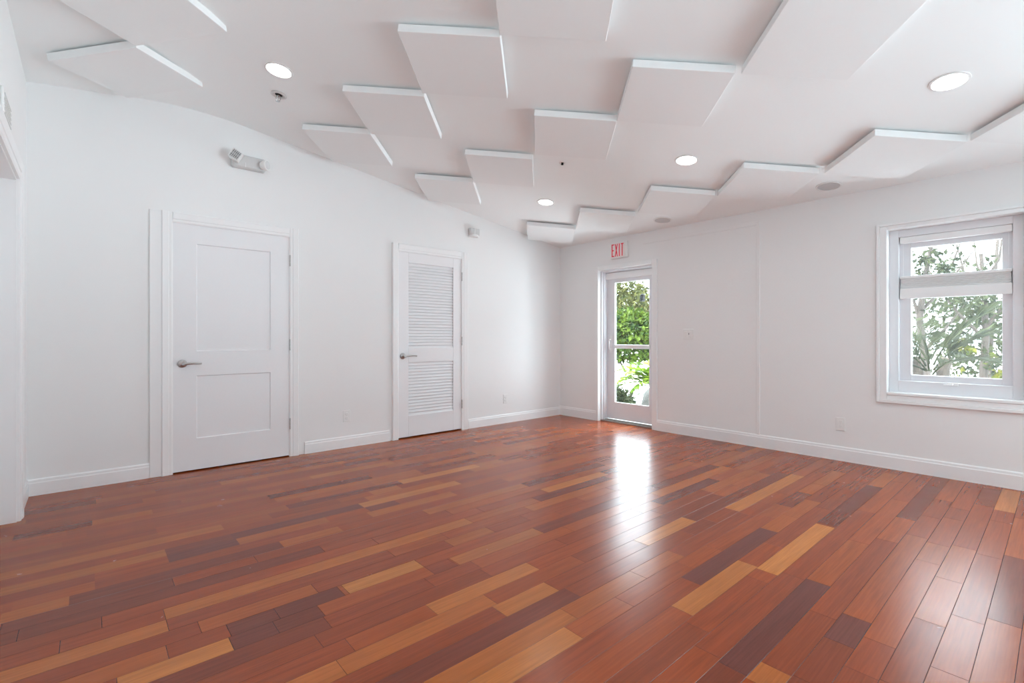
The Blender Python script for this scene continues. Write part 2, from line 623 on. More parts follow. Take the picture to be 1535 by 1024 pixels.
m = MB()
m.box(XC - 0.16, XC - E, DC[1], E, -0.05, TOP)
m.box(XC - 0.16, XC - E, YF - 0.2, DC[0], -0.05, TOP)
m.box(XC - 0.16, XC - E, DC[0], DC[1], DC[2], TOP)
m.box(XC - 0.28, XC - 0.20, DC[0] - 0.3, DC[1] + 0.3, -0.05, 2.4)
struct(m.build('wall_left', M_WALL))

# unseen wall behind the camera, made grey to cut light bounced onto the panels
M_WALLG = mat('bounce_cutting_grey', (0.22, 0.23, 0.24), 0.7, spec=0.3, bump=0.08, bscale=120, var=0.01)
m = MB()
m.box(XC - 0.2, 0.3, YF - 0.16, YF, -0.05, TOP)
struct(m.build('wall_front', M_WALLG))
w3 = struct(empty('added_window', (0, 0, 0)))  # added out of view as a source of daylight
m = MB()
for a, b in ((W3[0], W3[0] + 0.06), (W3[1] - 0.06, W3[1]), (-7.905, -7.845)):
    m.box(0.10, 0.2, a, b, W3[2] + 0.06, W3[3] - 0.06)
m.box(0.10, 0.2, W3[0], W3[1], W3[2], W3[2] + 0.06)
m.box(0.10, 0.2, W3[0], W3[1], W3[3] - 0.06, W3[3])
m.build('window_frame', M_VINYL, w3)
m = MB()
m.box(0.15, 0.156, W3[0] + 0.06, W3[1] - 0.06, W3[2] + 0.06, W3[3] - 0.06)
m.build('pane', M_GLASSW, w3)

# ceiling: two slopes with a ridge, one slab
m = MB()
prof = [(0.75, ceil_z(0.75))] + [(XR + RW * (1 - k / 8), ceil_z(XR + RW * (1 - k / 8))) for k in range(17)] + [(XC - 0.25, ceil_z(XC - 0.25)), (XC - 0.25, ceil_z(XC - 0.25) + 0.2), (XR, ZR + 0.2), (0.75, ceil_z(0.75) + 0.2)]
m.prism(prof, YF - 0.3, 0.35, lambda p, q, t: (p, t, q))
struct(m.build('ceiling', M_CEIL, smooth=True))

# ------------------------------------------------------------------ baseboards
BPROF = lambda h: [(0, 0), (0.013, 0), (0.013, h - 0.028), (0.010, h - 0.022), (0.009, h - 0.008), (0.005, h), (0, h)]
def base_back(x0, x1, h=0.115):
    m = MB()
    m.prism(BPROF(h), x0, x1, lambda p, q, t: (t, E - p, q))
    struct(m.build('baseboard_back', M_TRIM))
def base_right(y0, y1, h=0.128):
    m = MB()
    m.prism(BPROF(h), y0, y1, lambda p, q, t: (E - p, t, q))
    struct(m.build('baseboard_right', M_TRIM))
def base_left(y0, y1, h=0.115):
    m = MB()
    m.prism(BPROF(h), y0, y1, lambda p, q, t: (XC - E + p, t, q))
    struct(m.build('baseboard_left', M_TRIM))
base_back(XC - E, -4.698)
base_back(-3.519, -2.640)
base_back(-1.610, E)
base_right(-0.642, E)
base_right(YF, -1.556)
base_left(DC[1] + 0.082, E)
base_left(YF, -1.74)

# ------------------------------------------------------------------ door 1 and door 2 (back wall)
def casing_back(parent, x0, x1, zt, wl, wr, wt, extra_l=0.0):
    """moulded casing round an opening in the back wall; widths measured outward from the opening"""
    th = 0.006
    m = MB()
    def leg(a, b):      # a inner edge, b outer edge
        s = 1 if b > a else -1
        prof = [(a, E), (a, E - 0.015), (a + s * 0.010, E - 0.019), (a + s * 0.026, E - 0.019), (a + s * 0.030, E - 0.022), (b - s * 0.006, E - 0.026), (b, E - 0.020), (b, E)]
        m.prism(prof, 0.0, zt + wt, lambda p, q, t: (p, q, t))
    leg(x0 + th, x0 - wl)
    leg(x1 - th, x1 + wr)
    a, b = zt - th + 0.0, zt + wt
    prof = [(a, E), (a, E - 0.015), (a + 0.010, E - 0.019), (a + 0.026, E - 0.019), (a + 0.030, E - 0.022), (b - 0.006, E - 0.026), (b, E - 0.020), (b, E)]
    m.prism(prof, x0 + th, x1 - th, lambda p, q, t: (t, q, p))
    m.build('casing', M_TRIM, parent)
    if extra_l > 0:
        m = MB()
        m.box(x0 - wl - extra_l, x0 - wl + 0.001, E - 0.017, E, 0, zt + wt - 0.002)
        m.build('side_board', M_TRIM, parent, bevel=0.003)
    # jamb lining the hole
    m = MB()
    m.box(x0 - 0.018, x0, E, 0.16, 0, zt + 0.018)
    m.box(x1, x1 + 0.018, E, 0.16, 0, zt + 0.018)
    m.box(x0, x1, E, 0.16, zt, zt + 0.018)
    m.box(x0, x0 + 0.012, 0.062, 0.10, 0, zt)
    m.box(x1 - 0.012, x1, 0.062, 0.10, 0, zt)
    m.box(x0, x1, 0.062, 0.10, zt - 0.012, zt)
    m.build('jamb', M_TRIM, parent)

def lever(parent, x, z, y, length, m1=M_NICKEL):
    m = MB()
    m.lathe([(0.033, 0.0), (0.033, 0.004), (0.029, 0.010), (0.020, 0.013), (0.0135, 0.016), (0.012, 0.040), (0.0155, 0.044), (0.0155, 0.056), (0.011, 0.060)], (x, y, z), (0, -1, 0), 28)
    h = m.build('handle', m1, parent, smooth=True)
    m = MB()
    pts, rad = [], []
    for i in range(9):
        f = i / 8
        pts.append((x + 0.004 + f * length, y - 0.050 - 0.006 * math.sin(f * math.pi), z + 0.004 * math.sin(f * math.pi)))
        rad.append(0.0105 - 0.0035 * f)
    m.tube(pts, rad, 12)
    m.lathe([(0.0055, -0.004), (0.0055, 0.004)], (x, y - 0.061, z), (0, -1, 0), 12)
    m.build('lever', m1, h, smooth=True)

def hinge(parent, x, y, z):
    m = MB()
    for k in range(3):
        m.lathe([(0.0065, 0.001), (0.0065, 0.0315)], (x, y, z - 0.05 + k * 0.0333), (0, 0, 1), 12)
    m.lathe([(0.004, -0.053), (0.004, 0.053)], (x, y, z), (0, 0, 1), 10)
    m.box(x + 0.001, x + 0.0075, y, y + 0.012, z - 0.05, z + 0.05)
    m.build('hinge', M_NICKEL, parent, smooth=True)

def strike(parent, x, y, z):
    m = MB()
    m.box(x - 0.0012, x + 0.0014, y, y + 0.014, z - 0.028, z + 0.028)
    m.build('latch_plate', M_NICKEL, parent)

YL = 0.008        # front face of the leaves
def leaf_frame(m, x0, x1, z0, z1, cuts, th=0.035):
    """stiles and rails round rectangular cut-outs (cuts: list of (xa, xb, za, zb), stacked)"""
    xa, xb = cuts[0][0], cuts[0][1]
    m.box(x0, xa, YL, YL + th, z0, z1)
    m.box(xb, x1, YL, YL + th, z0, z1)
    zs = [z0]
    for c in sorted(cuts, key=lambda q: q[2]):
        zs += [c[2], c[3]]
    zs.append(z1)
    for a, b in zip(zs[0::2], zs[1::2]):
        m.box(xa, xb, YL, YL + th, a, b)

d1 = struct(empty('door_1', ((D1[0] + D1[1]) / 2, 0, 0)))
def P(o, root):      # parent while keeping world coordinates
    o.location = o.location - root.location
    return o
def kids(root):
    for ch in root.children:
        ch.location = ch.location - root.location
casing_back(d1, *D1[:2], D1[2], 0.069, 0.124 - 0.05, 0.078, extra_l=0.076)
g = 0.004
m = MB()
cuts1 = [(-4.385, -3.816, 0.268, 0.789), (-4.385, -3.816, 0.990, 1.881)]
leaf_frame(m, D1[0] + g, D1[1] - g, 0.011, D1[2] - g, cuts1)
for xa, xb, za, zb in cuts1:      # small sloped sticking round each panel
    w, dp = 0.006, 0.009
    def fr(p0, p1, p2, p3):
        m.bm.faces.new([m.bm.verts.new(p) for p in (p0, p1, p2, p3)])
    fr((xa, YL, za), (xb, YL, za), (xb - w, YL + dp, za + w), (xa + w, YL + dp, za + w))
    fr((xa, YL, zb), (xa + w, YL + dp, zb - w), (xb - w, YL + dp, zb - w), (xb, YL, zb))
    fr((xa, YL, za), (xa + w, YL + dp, za + w), (xa + w, YL + dp, zb - w), (xa, YL, zb))
    fr((xb, YL, za), (xb, YL, zb), (xb - w, YL + dp, zb - w), (xb - w, YL + dp, za + w))
m.build('leaf', M_DOOR, d1)
for xa, xb, za, zb in cuts1:
    m = MB()
    m.box(xa - 0.002, xb + 0.002, YL + 0.009, YL + 0.026, za - 0.002, zb + 0.002)
    m.build('panel', M_DOOR, d1)
lever(d1, -4.482, 0.890, YL, 0.122)
strike(d1, D1[0] + 0.002, YL + 0.004, 0.895)
for z in (1.816, 1.036, 0.305):
    hinge(d1, D1[1] - 0.002, E - 0.016, z)
kids(d1)

d2 = struct(empty('door_2', ((D2[0] + D2[1]) / 2, 0, 0)))
casing_back(d2, *D2[:2], D2[2], 0.066, 0.085, 0.080)
cuts2 = [(-2.416, -1.826, 0.243, 0.828), (-2.416, -1.826, 0.985, 1.924)]
m = MB()
leaf_frame(m, D2[0] + g, D2[1] - g, 0.014, D2[2] - g, cuts2)
m.build('leaf', M_DOOR, d2, bevel=0.002)
for xa, xb, za, zb in cuts2:
    m = MB()
    n = int(round((zb - za) / 0.0335))
    p = (zb - za) / n
    for k in range(n):
        zc = za + (k + 0.5) * p
        ang = R(64)
        ey = Vector((0, -math.cos(ang), -math.sin(ang)))      # slat depth direction: front edge lower
        ez = Vector((0, -math.sin(ang), math.cos(ang)))
        m.obox(((xa + xb) / 2, YL + 0.018, zc), (1, 0, 0), ey, ez, (xb - xa) / 2, 0.0215, 0.0032)
    m.build('louvre_slats', M_DOOR, d2, bevel=0.0012)
lever(d2, -2.487, 0.900, YL, 0.142)
strike(d2, D2[0] + 0.002, YL + 0.004, 0.905)
for z in (1.827, 1.06, 0.31):
    hinge(d2, D2[1] - 0.002, E - 0.016, z)
kids(d2)

# ------------------------------------------------------------------ door 3: glazed exit door in the right-hand wall
d3 = struct(empty('door_3', (0, (D3[0] + D3[1]) / 2, 0)))
m = MB()
cw = 0.036
m.box(E - 0.016, E, D3[1], D3[1] + cw, 0, D3[2] + 0.052)
m.box(E - 0.016, E, D3[0] - 0.070, D3[0], 0, D3[2] + 0.052)
m.box(E - 0.016, E, D3[0], D3[1], D3[2], D3[2] + 0.052)
m.build('casing', M_TRIM, d3, bevel=0.004)
m = MB()
fw = 0.034
for s, y in ((1, D3[1]), (-1, D3[0])):
    m.box(0.055, WT, y - s * fw * 0.55, y, 0.0, D3[2])
    m.box(0.085, 0.15, y - s * fw, y - s * fw * 0.5, 0.0, D3[2])
m.box(0.055, WT, D3[0] + fw * 0.55, D3[1] - fw * 0.55, D3[2] - 0.020, D3[2])
m.box(0.085, 0.15, D3[0] + fw, D3[1] - fw, D3[2] - 0.028, D3[2] - 0.018)
m.build('jamb', M_VINYL, d3, bevel=0.003)
m = MB()
LX = 0.158
ly0, ly1 = D3[0] + 0.026, D3[1] - 0.026
gy0, gy1 = -1.365, -0.826
m.box(LX, LX + 0.045, ly0, gy0, 0.028, D3[2] - 0.024)
m.box(LX, LX + 0.045, gy1, ly1, 0.028, D3[2] - 0.024)
m.box(LX, LX + 0.045, gy0, gy1, 0.028, 0.240)
m.box(LX, LX + 0.045, gy0, gy1, 1.832, D3[2] - 0.024)
m.build('leaf', M_VINYL, d3, bevel=0.003)
m = MB()
for (a, b, c, d_) in ((gy0, gy0 + 0.012, 0.24, 1.832), (gy1 - 0.012, gy1, 0.24, 1.832), (gy0 + 0.012, gy1 - 0.012, 0.24, 0.252), (gy0 + 0.012, gy1 - 0.012, 1.82, 1.832)):
    m.box(LX - 0.004, LX + 0.02, a, b, c, d_)
m.build('glazing_bead', M_TRIM, d3)
m = MB()
m.box(LX - 0.012, LX + 0.05, gy0, gy1, 0.957, 1.008)
m.build('mid_rail', M_TRIM, d3, bevel=0.006)
m = MB()
m.box(LX - 0.030, LX, ly0 + 0.004, ly1 - 0.002, 1.868, 1.952)
m.build('head_cover', M_TRIM, d3, bevel=0.005)
for za, zb in ((0.252, 0.957), (1.008, 1.82)):
    m = MB()
    m.box(LX + 0.019, LX + 0.025, gy0, gy1, za, zb)
    m.build('pane', M_GLASS, d3)
m = MB()
m.box(0.05, WT + 0.06, D3[0], D3[1], 0.0, 0.016)
m.box(0.10, 0.15, D3[0], D3[1], 0.0, 0.024)
m.build('threshold', M_SILL, d3, bevel=0.003)
m = MB()
m.box(LX - 0.006, LX, -0.790, -0.752, 0.900, 1.120)
h = m.build('handle', M_TRIM, d3, bevel=0.003)
m = MB()
m.tube([(LX, -0.771, 0.945), (LX - 0.035, -0.771, 0.950), (LX - 0.042, -0.771, 0.965), (LX - 0.042, -0.771, 1.055), (LX - 0.035, -0.771, 1.070), (LX, -0.771, 1.075)], 0.009, 10)
m.build('grip', M_TRIM, h, smooth=True)
m = MB()
m.box(LX - 0.010, LX, -1.448, -1.425, 0.93, 0.99)
m.build('latch', M_PLASTG, d3, bevel=0.003)
kids(d3)

# ------------------------------------------------------------------ window 1
w1 = struct(empty('window_1', (0, (WN[0] + WN[1]) / 2, WN[2])))
ya, yb, za, zb = WN
m = MB()
def cas(a0, a1, b0, b1):
    m.box(E - 0.018, E, a0, a1, b0, b1)
for a, b in ((yb, yb + 0.050), (ya - 0.050, ya)):
    m.box(E - 0.014, E, a, b, za - 0.062, zb + 0.030)
m.box(E - 0.022, E, yb + 0.050, yb + 0.072, za - 0.088, zb + 0.050)
m.box(E - 0.022, E, ya - 0.072, ya - 0.050, za - 0.088, zb + 0.050)
m.box(E - 0.014, E, ya, yb, zb, zb + 0.030)
m.box(E - 0.022, E, ya - 0.05, yb + 0.05, zb + 0.030, zb + 0.050)
m.box(E - 0.014, E, ya, yb, za - 0.062, za - 0.022)
m.box(E - 0.024, E, ya - 0.05, yb + 0.05, za - 0.088, za - 0.062)
m.build('casing', M_TRIM, w1, bevel=0.004)
m = MB()
m.box(E - 0.020, 0.10, ya + 0.001, yb - 0.001, za - 0.0215, za + 0.003)
m.build('window_sill', M_TRIM, w1, bevel=0.005)
m = MB()     # vinyl frame
FX0, FX1 = 0.095, 0.23
ft = 0.062
m.box(FX0, FX1, ya, ya + ft, za, zb)
m.box(FX0, FX1, yb - ft, yb, za, zb)
m.box(FX0, FX1, ya + ft, yb - ft, zb - ft, zb)
m.box(FX0, FX1, ya + ft, yb - ft, za, za + 0.098)
m.build('window_frame', M_VINYL, w1, bevel=0.003)
m = MB()     # sash
sy0, sy1, sz0, sz1 = ya + ft - 0.004, yb - ft + 0.004, za + 0.094, zb - ft + 0.004
gy0, gy1, gz0, gz1 = -4.424, -3.886, 0.790, 1.856
SX0, SX1 = 0.145, 0.20
m.box(SX0, SX1, sy0, gy0, sz0, sz1)
m.box(SX0, SX1, gy1, sy1, sz0, sz1)
m.box(SX0, SX1, gy0, gy1, sz0, gz0)
m.box(SX0, SX1, gy0, gy1, gz1, sz1)
m.build('sash', M_VINYL, w1, bevel=0.003)
m = MB()
m.box(0.170, 0.176, gy0, gy1, gz0, gz1)
m.build('pane', M_GLASSW, w1)
m = MB()
m.box(0.207, 0.2085, gy0 - 0.03, gy1 + 0.03, gz0 - 0.03, gz1 + 0.03)
m.build('insect_screen', M_SCREEN, w1)
m = MB()
m.box(FX0 - 0.012, FX0 + 0.004, -4.185, -4.125, za + 0.078, za + 0.102)
lk = m.build('crank', M_TRIM, w1, bevel=0.004)
m = MB()
m.tube([(FX0 - 0.012, -4.155, za + 0.09), (FX0 - 0.022, -4.15, za + 0.085), (FX0 - 0.024, -4.10, za + 0.082)], 0.005, 8)
m.build('crank_arm', M_TRIM, lk, smooth=True)
kids(w1)

# shade with a head rail and a stack of folded cells drawn to the middle of the window
wb = empty('window_blind', (0.11, (ya + yb) / 2, 1.95))
tag(wb, 'white top-down shade folded to a narrow band across the window glass', 'window shade')
by0, by1 = -4.480, -3.818
m = MB()
m.box(0.098, 0.142, by0, by1, 1.896, 1.948)
m.build('head_rail', M_TRIM, wb, bevel=0.006)
m = MB()
m.box(0.104, 0.140, by0, by1, 1.598, 1.620)
m.build('upper_rail', M_TRIM, wb, bevel=0.004)
m = MB()
nc = 9
for k in range(nc):
    z1_, z2_ = 1.514 + k * 0.0094, 1.514 + (k + 1) * 0.0094
    zc = (z1_ + z2_) / 2
    m.prism([(0.112, z1_ + 0.0006), (0.1075, zc), (0.112, z2_ - 0.0006), (0.138, z2_ - 0.0006), (0.142, zc), (0.138, z1_ + 0.0006)], by0 + 0.006, by1 - 0.006, lambda p, q, t: (p, t, q))
m.build('folded_cells', M_SHADE, wb)
m = MB()
m.box(0.098, 0.142, by0, by1, 1.430, 1.514)
m.build('bottom_rail', M_TRIM, wb, bevel=0.006)
for y in (by0 + 0.02, by1 - 0.02):
    m = MB()
    m.tube([(0.120, y, 1.90), (0.120, y, 1.62)], 0.0011, 6)
    m.build('cord', M_TRIM, wb)
kids(wb)

# ------------------------------------------------------------------ side doorway in the left-hand wall
d4 = struct(empty('door_4', (XC, (DC[0] + DC[1]) / 2, 0)))
m = MB()
def legC(a, b):
    s = 1 if b > a else -1
    prof = [(a, XC - E), (a, XC - E + 0.014), (a + s * 0.012, XC - E + 0.019), (a + s * 0.04, XC - E + 0.019), (a + s * 0.044, XC - E + 0.023), (b - s * 0.006, XC - E + 0.027), (b, XC - E + 0.021), (b, XC - E)]
    m.prism(prof, 0, DC[2] + 0.10, lambda p, q, t: (q, p, t))
legC(DC[1] - 0.006, DC[1] + 0.082)
legC(DC[0] + 0.006, DC[0] - 0.105)
a, b = DC[2] - 0.006, DC[2] + 0.10
prof = [(a, XC - E), (a, XC - E + 0.014), (a + 0.012, XC - E + 0.019), (a + 0.04, XC - E + 0.019), (a + 0.044, XC - E + 0.023), (b - 0.006, XC - E + 0.027), (b, XC - E + 0.021), (b, XC - E)]
m.prism(prof, DC[0] + 0.006, DC[1] - 0.006, lambda p, q, t: (q, t, p))
m.build('casing', M_TRIM, d4)
m = MB()
m.box(XC - 0.19, XC - E, DC[1] - 0.018, DC[1], 0, DC[2])
m.box(XC - 0.19, XC - E, DC[0], DC[0] + 0.018, 0, DC[2])
m.box(XC - 0.19, XC - E, DC[0] + 0.018, DC[1] - 0.018, DC[2] - 0.018, DC[2])
m.box(XC - 0.135, XC - 0.105, DC[1] - 0.032, DC[1] - 0.018, 0, DC[2] - 0.018)
m.build('jamb', M_TRIM, d4)
m = MB()
m.box(XC - 0.185, XC - 0.145, DC[0] + 0.021, DC[1] - 0.021, 0.01, DC[2] - 0.021)
m.build('leaf', M_DOOR, d4)
kids(d4)

# ------------------------------------------------------------------ raised battens on the right-hand wall
m = MB()
m.box(E - 0.007, E, -2.722, -2.690, 0.126, 2.275)
struct(m.build('trim_1', M_WALL, bevel=0.003))
m = MB()
m.box(E - 0.006, E, -2.690, -1.36, 2.235, 2.275)
struct(m.build('trim_2', M_WALL, bevel=0.003))

# ------------------------------------------------------------------ acoustic panels on the ceiling
SIDE, THK, GAP = 0.592, 0.048, 0.015
def slope_basis(x):
    s = -G * max(-1, min(1, (x - XR) / RW))        # dz/dx
    n = Vector((-s, 0, 1)).normalized()
    ex = Vector((1, 0, s)).normalized()
    return ex, Vector((0, 1, 0)), n
pm = MB()
pm.box(-SIDE / 2, SIDE / 2, -SIDE / 2, SIDE / 2, -GAP - THK, -GAP)
pobj = pm.build('acoustic_panel', M_PANEL)
pme = pobj.data
bpy.data.objects.remove(pobj)
cm_ = MB()
cm_.lathe([(0.14, -GAP), (0.14, -0.0008)], (0, 0, 0), (0, 0, 1), 24)
cobj = cm_.build('mounting_plate', M_PLAST)
cme = cobj.data
bpy.data.objects.remove(cobj)
PANELS = [  # x, y, label
    (-0.625, -0.425, 'square white ceiling panel tucked into the far corner of the room beside the exit sign'),
    (-0.625, -1.270, 'square white ceiling panel above the exit sign, second of its zigzag from the corner'),
    (-0.690, -2.190, 'square white ceiling panel beside the smaller-looking round speaker grille, third from the corner'),
    (-0.660, -3.030, 'square white ceiling panel just ahead of the large round speaker grille'),
    (-0.640, -3.890, 'square white ceiling panel above the window casing corner, whole and tilted toward the wall'),
    (-0.640, -4.740, 'square white ceiling panel above the window, cut off by the side edge of the photo'),
    (-2.190, -0.466, 'square white ceiling panel touching the wall above the louvered door'),
    (-2.185, -1.309, 'square white ceiling panel diagonal to the one above the louvered door'),
    (-2.230, -2.225, 'square white ceiling panel whose edge runs by the small dark sprinkler dot'),
    (-2.230, -3.060, 'whole square white ceiling panel just above the mid-ceiling lit downlight'),
    (-2.200, -3.915, 'large-looking square white ceiling panel cut off by the top edge beyond the middle downlight'),
    (-3.290, -0.520, 'square white ceiling panel touching the wall between the two white doors'),
    (-3.285, -1.364, 'square white ceiling panel one step out from the wall between the two white doors'),
    (-3.310, -2.225, 'square white ceiling panel third out from the wall between the doors, almost upright in view'),
    (-3.320, -3.070, 'square white ceiling panel cut off by the top edge of the photo at mid width'),
    (-4.845, -0.540, 'square white ceiling panel high above the two-panel door, thick edges showing on two sides'),
    (-4.850, -1.395, 'square white ceiling panel over the side doorway corner, cut off by the top edge'),
]
for x, y, lab in PANELS:
    ex, ey, n = slope_basis(x)
    r = Matrix((ex, ey, n)).transposed().to_4x4()
    o = empty('acoustic_panel', (0, 0, 0))
    o.matrix_world = Matrix.Translation((x, y, ceil_z(x))) @ r @ Matrix.Rotation(R(45), 4, 'Z')
    tag(o, lab, 'ceiling panel', 'square acoustic panels on the ceiling')
    b = bpy.data.objects.new('panel_board', pme)
    COL.objects.link(b)
    b.parent = o
    bv = b.modifiers.new('edge', 'BEVEL')
    bv.width = 0.003
    bv.segments = 2
    c = bpy.data.objects.new('mounting_plate', cme)
    COL.objects.link(c)
    c.parent = o

# ------------------------------------------------------------------ recessed lights (with their own lamps)
def on_ceiling(name, x, y):
    ex, ey, n = slope_basis(x)
    o = empty(name, (0, 0, 0))
    o.matrix_world = Matrix.Translation((x, y, ceil_z(x))) @ Matrix((ex, ey, n)).transposed().to_4x4()
    return o
def make_downlight(x, y, label):
    o = on_ceiling('recessed_light', x, y)
    tag(o, label, 'ceiling light', 'recessed ceiling lights')
    m = MB()
    m.lathe([(0.093, -0.0005), (0.092, -0.005), (0.080, -0.007), (0.078, -0.003), (0.078, -0.0005)], (0, 0, 0), (0, 0, 1), 48, caps=False)
    m.build('trim_ring', M_PLAST, o, smooth=True)
    m = MB()
    m.lathe([(0.0005, -0.0035), (0.070, -0.0035), (0.078, -0.0025)], (0, 0, 0), (0, 0, 1), 48)
    m.build('lens', M_LENS, o, smooth=True)
    l = bpy.data.lights.new('downlight_lamp', 'AREA')
    l.shape = 'DISK'
    l.size = 0.15
    l.energy = LAMP_W
    l.color = LAMP_COL
    l.spread = R(170)
    lo = bpy.data.objects.new('downlight_lamp', l)
    COL.objects.link(lo)
    lo.parent = o
    lo.location = (0, 0, -0.012)
    return o
make_downlight(-4.063, -1.135, 'lit recessed round light above the two-panel door, beside the sprinkler')
make_downlight(-1.347, -4.299, 'lit recessed round light that looks largest, on the window side of the ceiling')
make_downlight(-1.336, -2.674, 'lit recessed round light in mid ceiling, ahead of the wall speaker grilles')
make_downlight(-1.328, -1.028, 'lit recessed round light that looks smallest, near the corner above the louvered door')

# ------------------------------------------------------------------ ceiling speakers
def make_speaker(x, y, label):
    o = on_ceiling('ceiling_speaker', x, y)
    tag(o, label, 'speaker', 'ceiling speakers along the window wall')
    m = MB()
    m.lathe([(0.096, -0.0005), (0.095, -0.005), (0.086, -0.007), (0.083, -0.004), (0.083, -0.0005)], (0, 0, 0), (0, 0, 1), 48, caps=False)
    m.build('trim_ring', M_PLAST, o, smooth=True)
    m = MB()
    m.lathe([(0.0005, -0.0058), (0.06, -0.005), (0.083, -0.0035)], (0, 0, 0), (0, 0, 1), 48)
    m.build('grille', M_GRILLE, o, smooth=True)
make_speaker(-0.239, -3.389, 'round grey ceiling speaker grille between the exit door and window, the larger-looking one')
make_speaker(-0.234, -1.776, 'round grey ceiling speaker grille just beyond the exit sign, the smaller-looking one')

# ------------------------------------------------------------------ sprinklers
o = on_ceiling('sprinkler_head', -3.970, -0.798)
tag(o, 'chrome fire sprinkler hanging from its ring beside the lit downlight over the two-panel door', 'sprinkler')
m = MB()
m.lathe([(0.058, -0.0005), (0.057, -0.004), (0.044, -0.010), (0.030, -0.006), (0.026, -0.001)], (0, 0, 0), (0, 0, 1), 36, caps=False)
m.build('escutcheon', M_PLASTG, o, smooth=True)
m = MB()
m.lathe([(0.0005, -0.0015), (0.029, -0.0015)], (0, 0, 0), (0, 0, 1), 24)
m.build('recess', M_DARK, o)
m = MB()
m.lathe([(0.012, -0.001), (0.012, -0.016), (0.008, -0.020)], (0, 0, 0), (0, 0, 1), 16)
m.tube([(-0.011, 0, -0.016), (-0.017, 0, -0.032), (-0.010, 0, -0.047), (0, 0, -0.052)], 0.0028, 8)
m.tube([(0.011, 0, -0.016), (0.017, 0, -0.032), (0.010, 0, -0.047), (0, 0, -0.052)], 0.0028, 8)
m.tube([(0, 0, -0.018), (0, 0, -0.05)], 0.0022, 8)
m.build('frame', M_STEEL, o, smooth=True)
m = MB()
m.lathe([(0.0155, -0.0535), (0.0155, -0.0545), (0.006, -0.058)], (0, 0, 0), (0, 0, 1), 20)
m.build('deflector', M_STEEL, o, smooth=True)
o = on_ceiling('sprinkler_head', -1.898, -1.802)
tag(o, 'tiny fire sprinkler with dark centre in the middle of the ceiling', 'sprinkler')
m = MB()
m.lathe([(0.030, -0.0005), (0.029, -0.004), (0.018, -0.006), (0.013, -0.002)], (0, 0, 0), (0, 0, 1), 28, caps=False)
m.build('escutcheon', M_PLAST, o, smooth=True)
m = MB()
m.lathe([(0.0005, -0.0015), (0.016, -0.0015)], (0, 0, 0), (0, 0, 1), 20)
m.build('recess', M_DARK, o)
m = MB()
m.lathe([(0.006, -0.001), (0.006, -0.012), (0.012, -0.016), (0.012, -0.018)], (0, 0, 0), (0, 0, 1), 14)
m.build('deflector', M_LANT, o, smooth=True)

# ------------------------------------------------------------------ emergency light on the back wall
o = empty('emergency_light', (-4.0, E, 2.635))
tag(o, 'white emergency light with two lamp heads, on the wall above the two-panel door', 'emergency light')
m = MB()
prof = []
for a in range(0, 181, 15):
    prof.append((0.135 * -math.cos(R(a)) if False else 0, 0))
hp = [(-0.135, -0.045), (-0.125, -0.058), (0.125, -0.058), (0.135, -0.045), (0.135, 0.045), (0.120, 0.058), (-0.120, 0.058), (-0.135, 0.045)]
ra = [m.bm.verts.new((p, 0, q)) for p, q in hp]
rb = [m.bm.verts.new((p * 0.97, -0.045, q * 0.97)) for p, q in hp]
rc = [m.bm.verts.new((p * 0.88, -0.062, q * 0.80)) for p, q in hp]
for A_, B_ in ((ra, rb), (rb, rc)):
    for k in range(8):
        m.bm.faces.new((A_[k], A_[(k + 1) % 8], B_[(k + 1) % 8], B_[k]))
m.bm.faces.new(list(reversed(ra)))
m.bm.faces.new(rc)
m.build('housing', M_PLASTG, o, bevel=0.004)
m = MB()
m.box(-0.034, -0.030, -0.066, -0.050, -0.050, -0.012)
m.build('charge_indicator', M_TRIM, o)
def lamp_head(cx, cz, roll, yaw, square):
    rot = Matrix.Rotation(R(yaw), 3, 'Z') @ Matrix.Rotation(R(roll), 3, 'Y')
    ex, ey, ez = rot @ Vector((1, 0, 0)), rot @ Vector((0, 1, 0)), rot @ Vector((0, 0, 1))
    c = Vector((cx, -0.092, cz))
    m = MB()
    m.tube([(cx, -0.055, cz), (cx, -0.085, cz)], 0.013, 12)
    if square:
        m.obox(c, ex, ey, ez, 0.042, 0.030, 0.042)
    else:
        m.lathe([(0.030, -0.030), (0.042, 0.0), (0.044, 0.028), (0.038, 0.030)], c, -ey, 28)
    hd = m.build('lamp_head', M_PLAST, o, bevel=0.004)
    m = MB()
    if square:
        m.obox(c - ey * 0.0305, ex, ey, ez, 0.034, 0.002, 0.034)
    else:
        m.lathe([(0.0005, 0.034), (0.025, 0.033), (0.037, 0.030)], c, -ey, 28)
    m.build('lens', M_CLEARP, hd)
    if square:
        m = MB()
        for k in (-2, -1, 0, 1, 2):
            m.obox(c - ey * 0.034 + ex * k * 0.0135, ex, ey, ez, 0.0018, 0.002, 0.034)
        for k in (-1, 1):
            m.obox(c - ey * 0.034 + ez * k * 0.016, ex, ey, ez, 0.034, 0.002, 0.0018)
        m.build('lens_grid', M_GRID, hd)
lamp_head(-0.112, 0.022, 32, -18, True)
lamp_head(0.112, -0.012, 0, 42, False)

# ------------------------------------------------------------------ sensor box above the louvred door
o = empty('motion_sensor', (-1.538, E, 2.375))
tag(o, 'small white sensor box high on the wall above the louvered door', 'sensor')
m = MB()
m.box(-0.070, 0.070, -0.055, 0, -0.035, 0.050)
m.build('housing', M_PLASTG, o, bevel=0.012, seg=3)
m = MB()
m.lathe([(0.062, -0.018), (0.066, 0.0), (0.062, 0.010)], (0, -0.012, -0.038), (0, 0, 1), 28)
m.build('lower_lip', M_PLAST, o, bevel=0.002)
m = MB()
m.box(-0.012, -0.004, -0.0575, -0.05, -0.032, 0.047)
m.build('seam', M_PLAST, o)

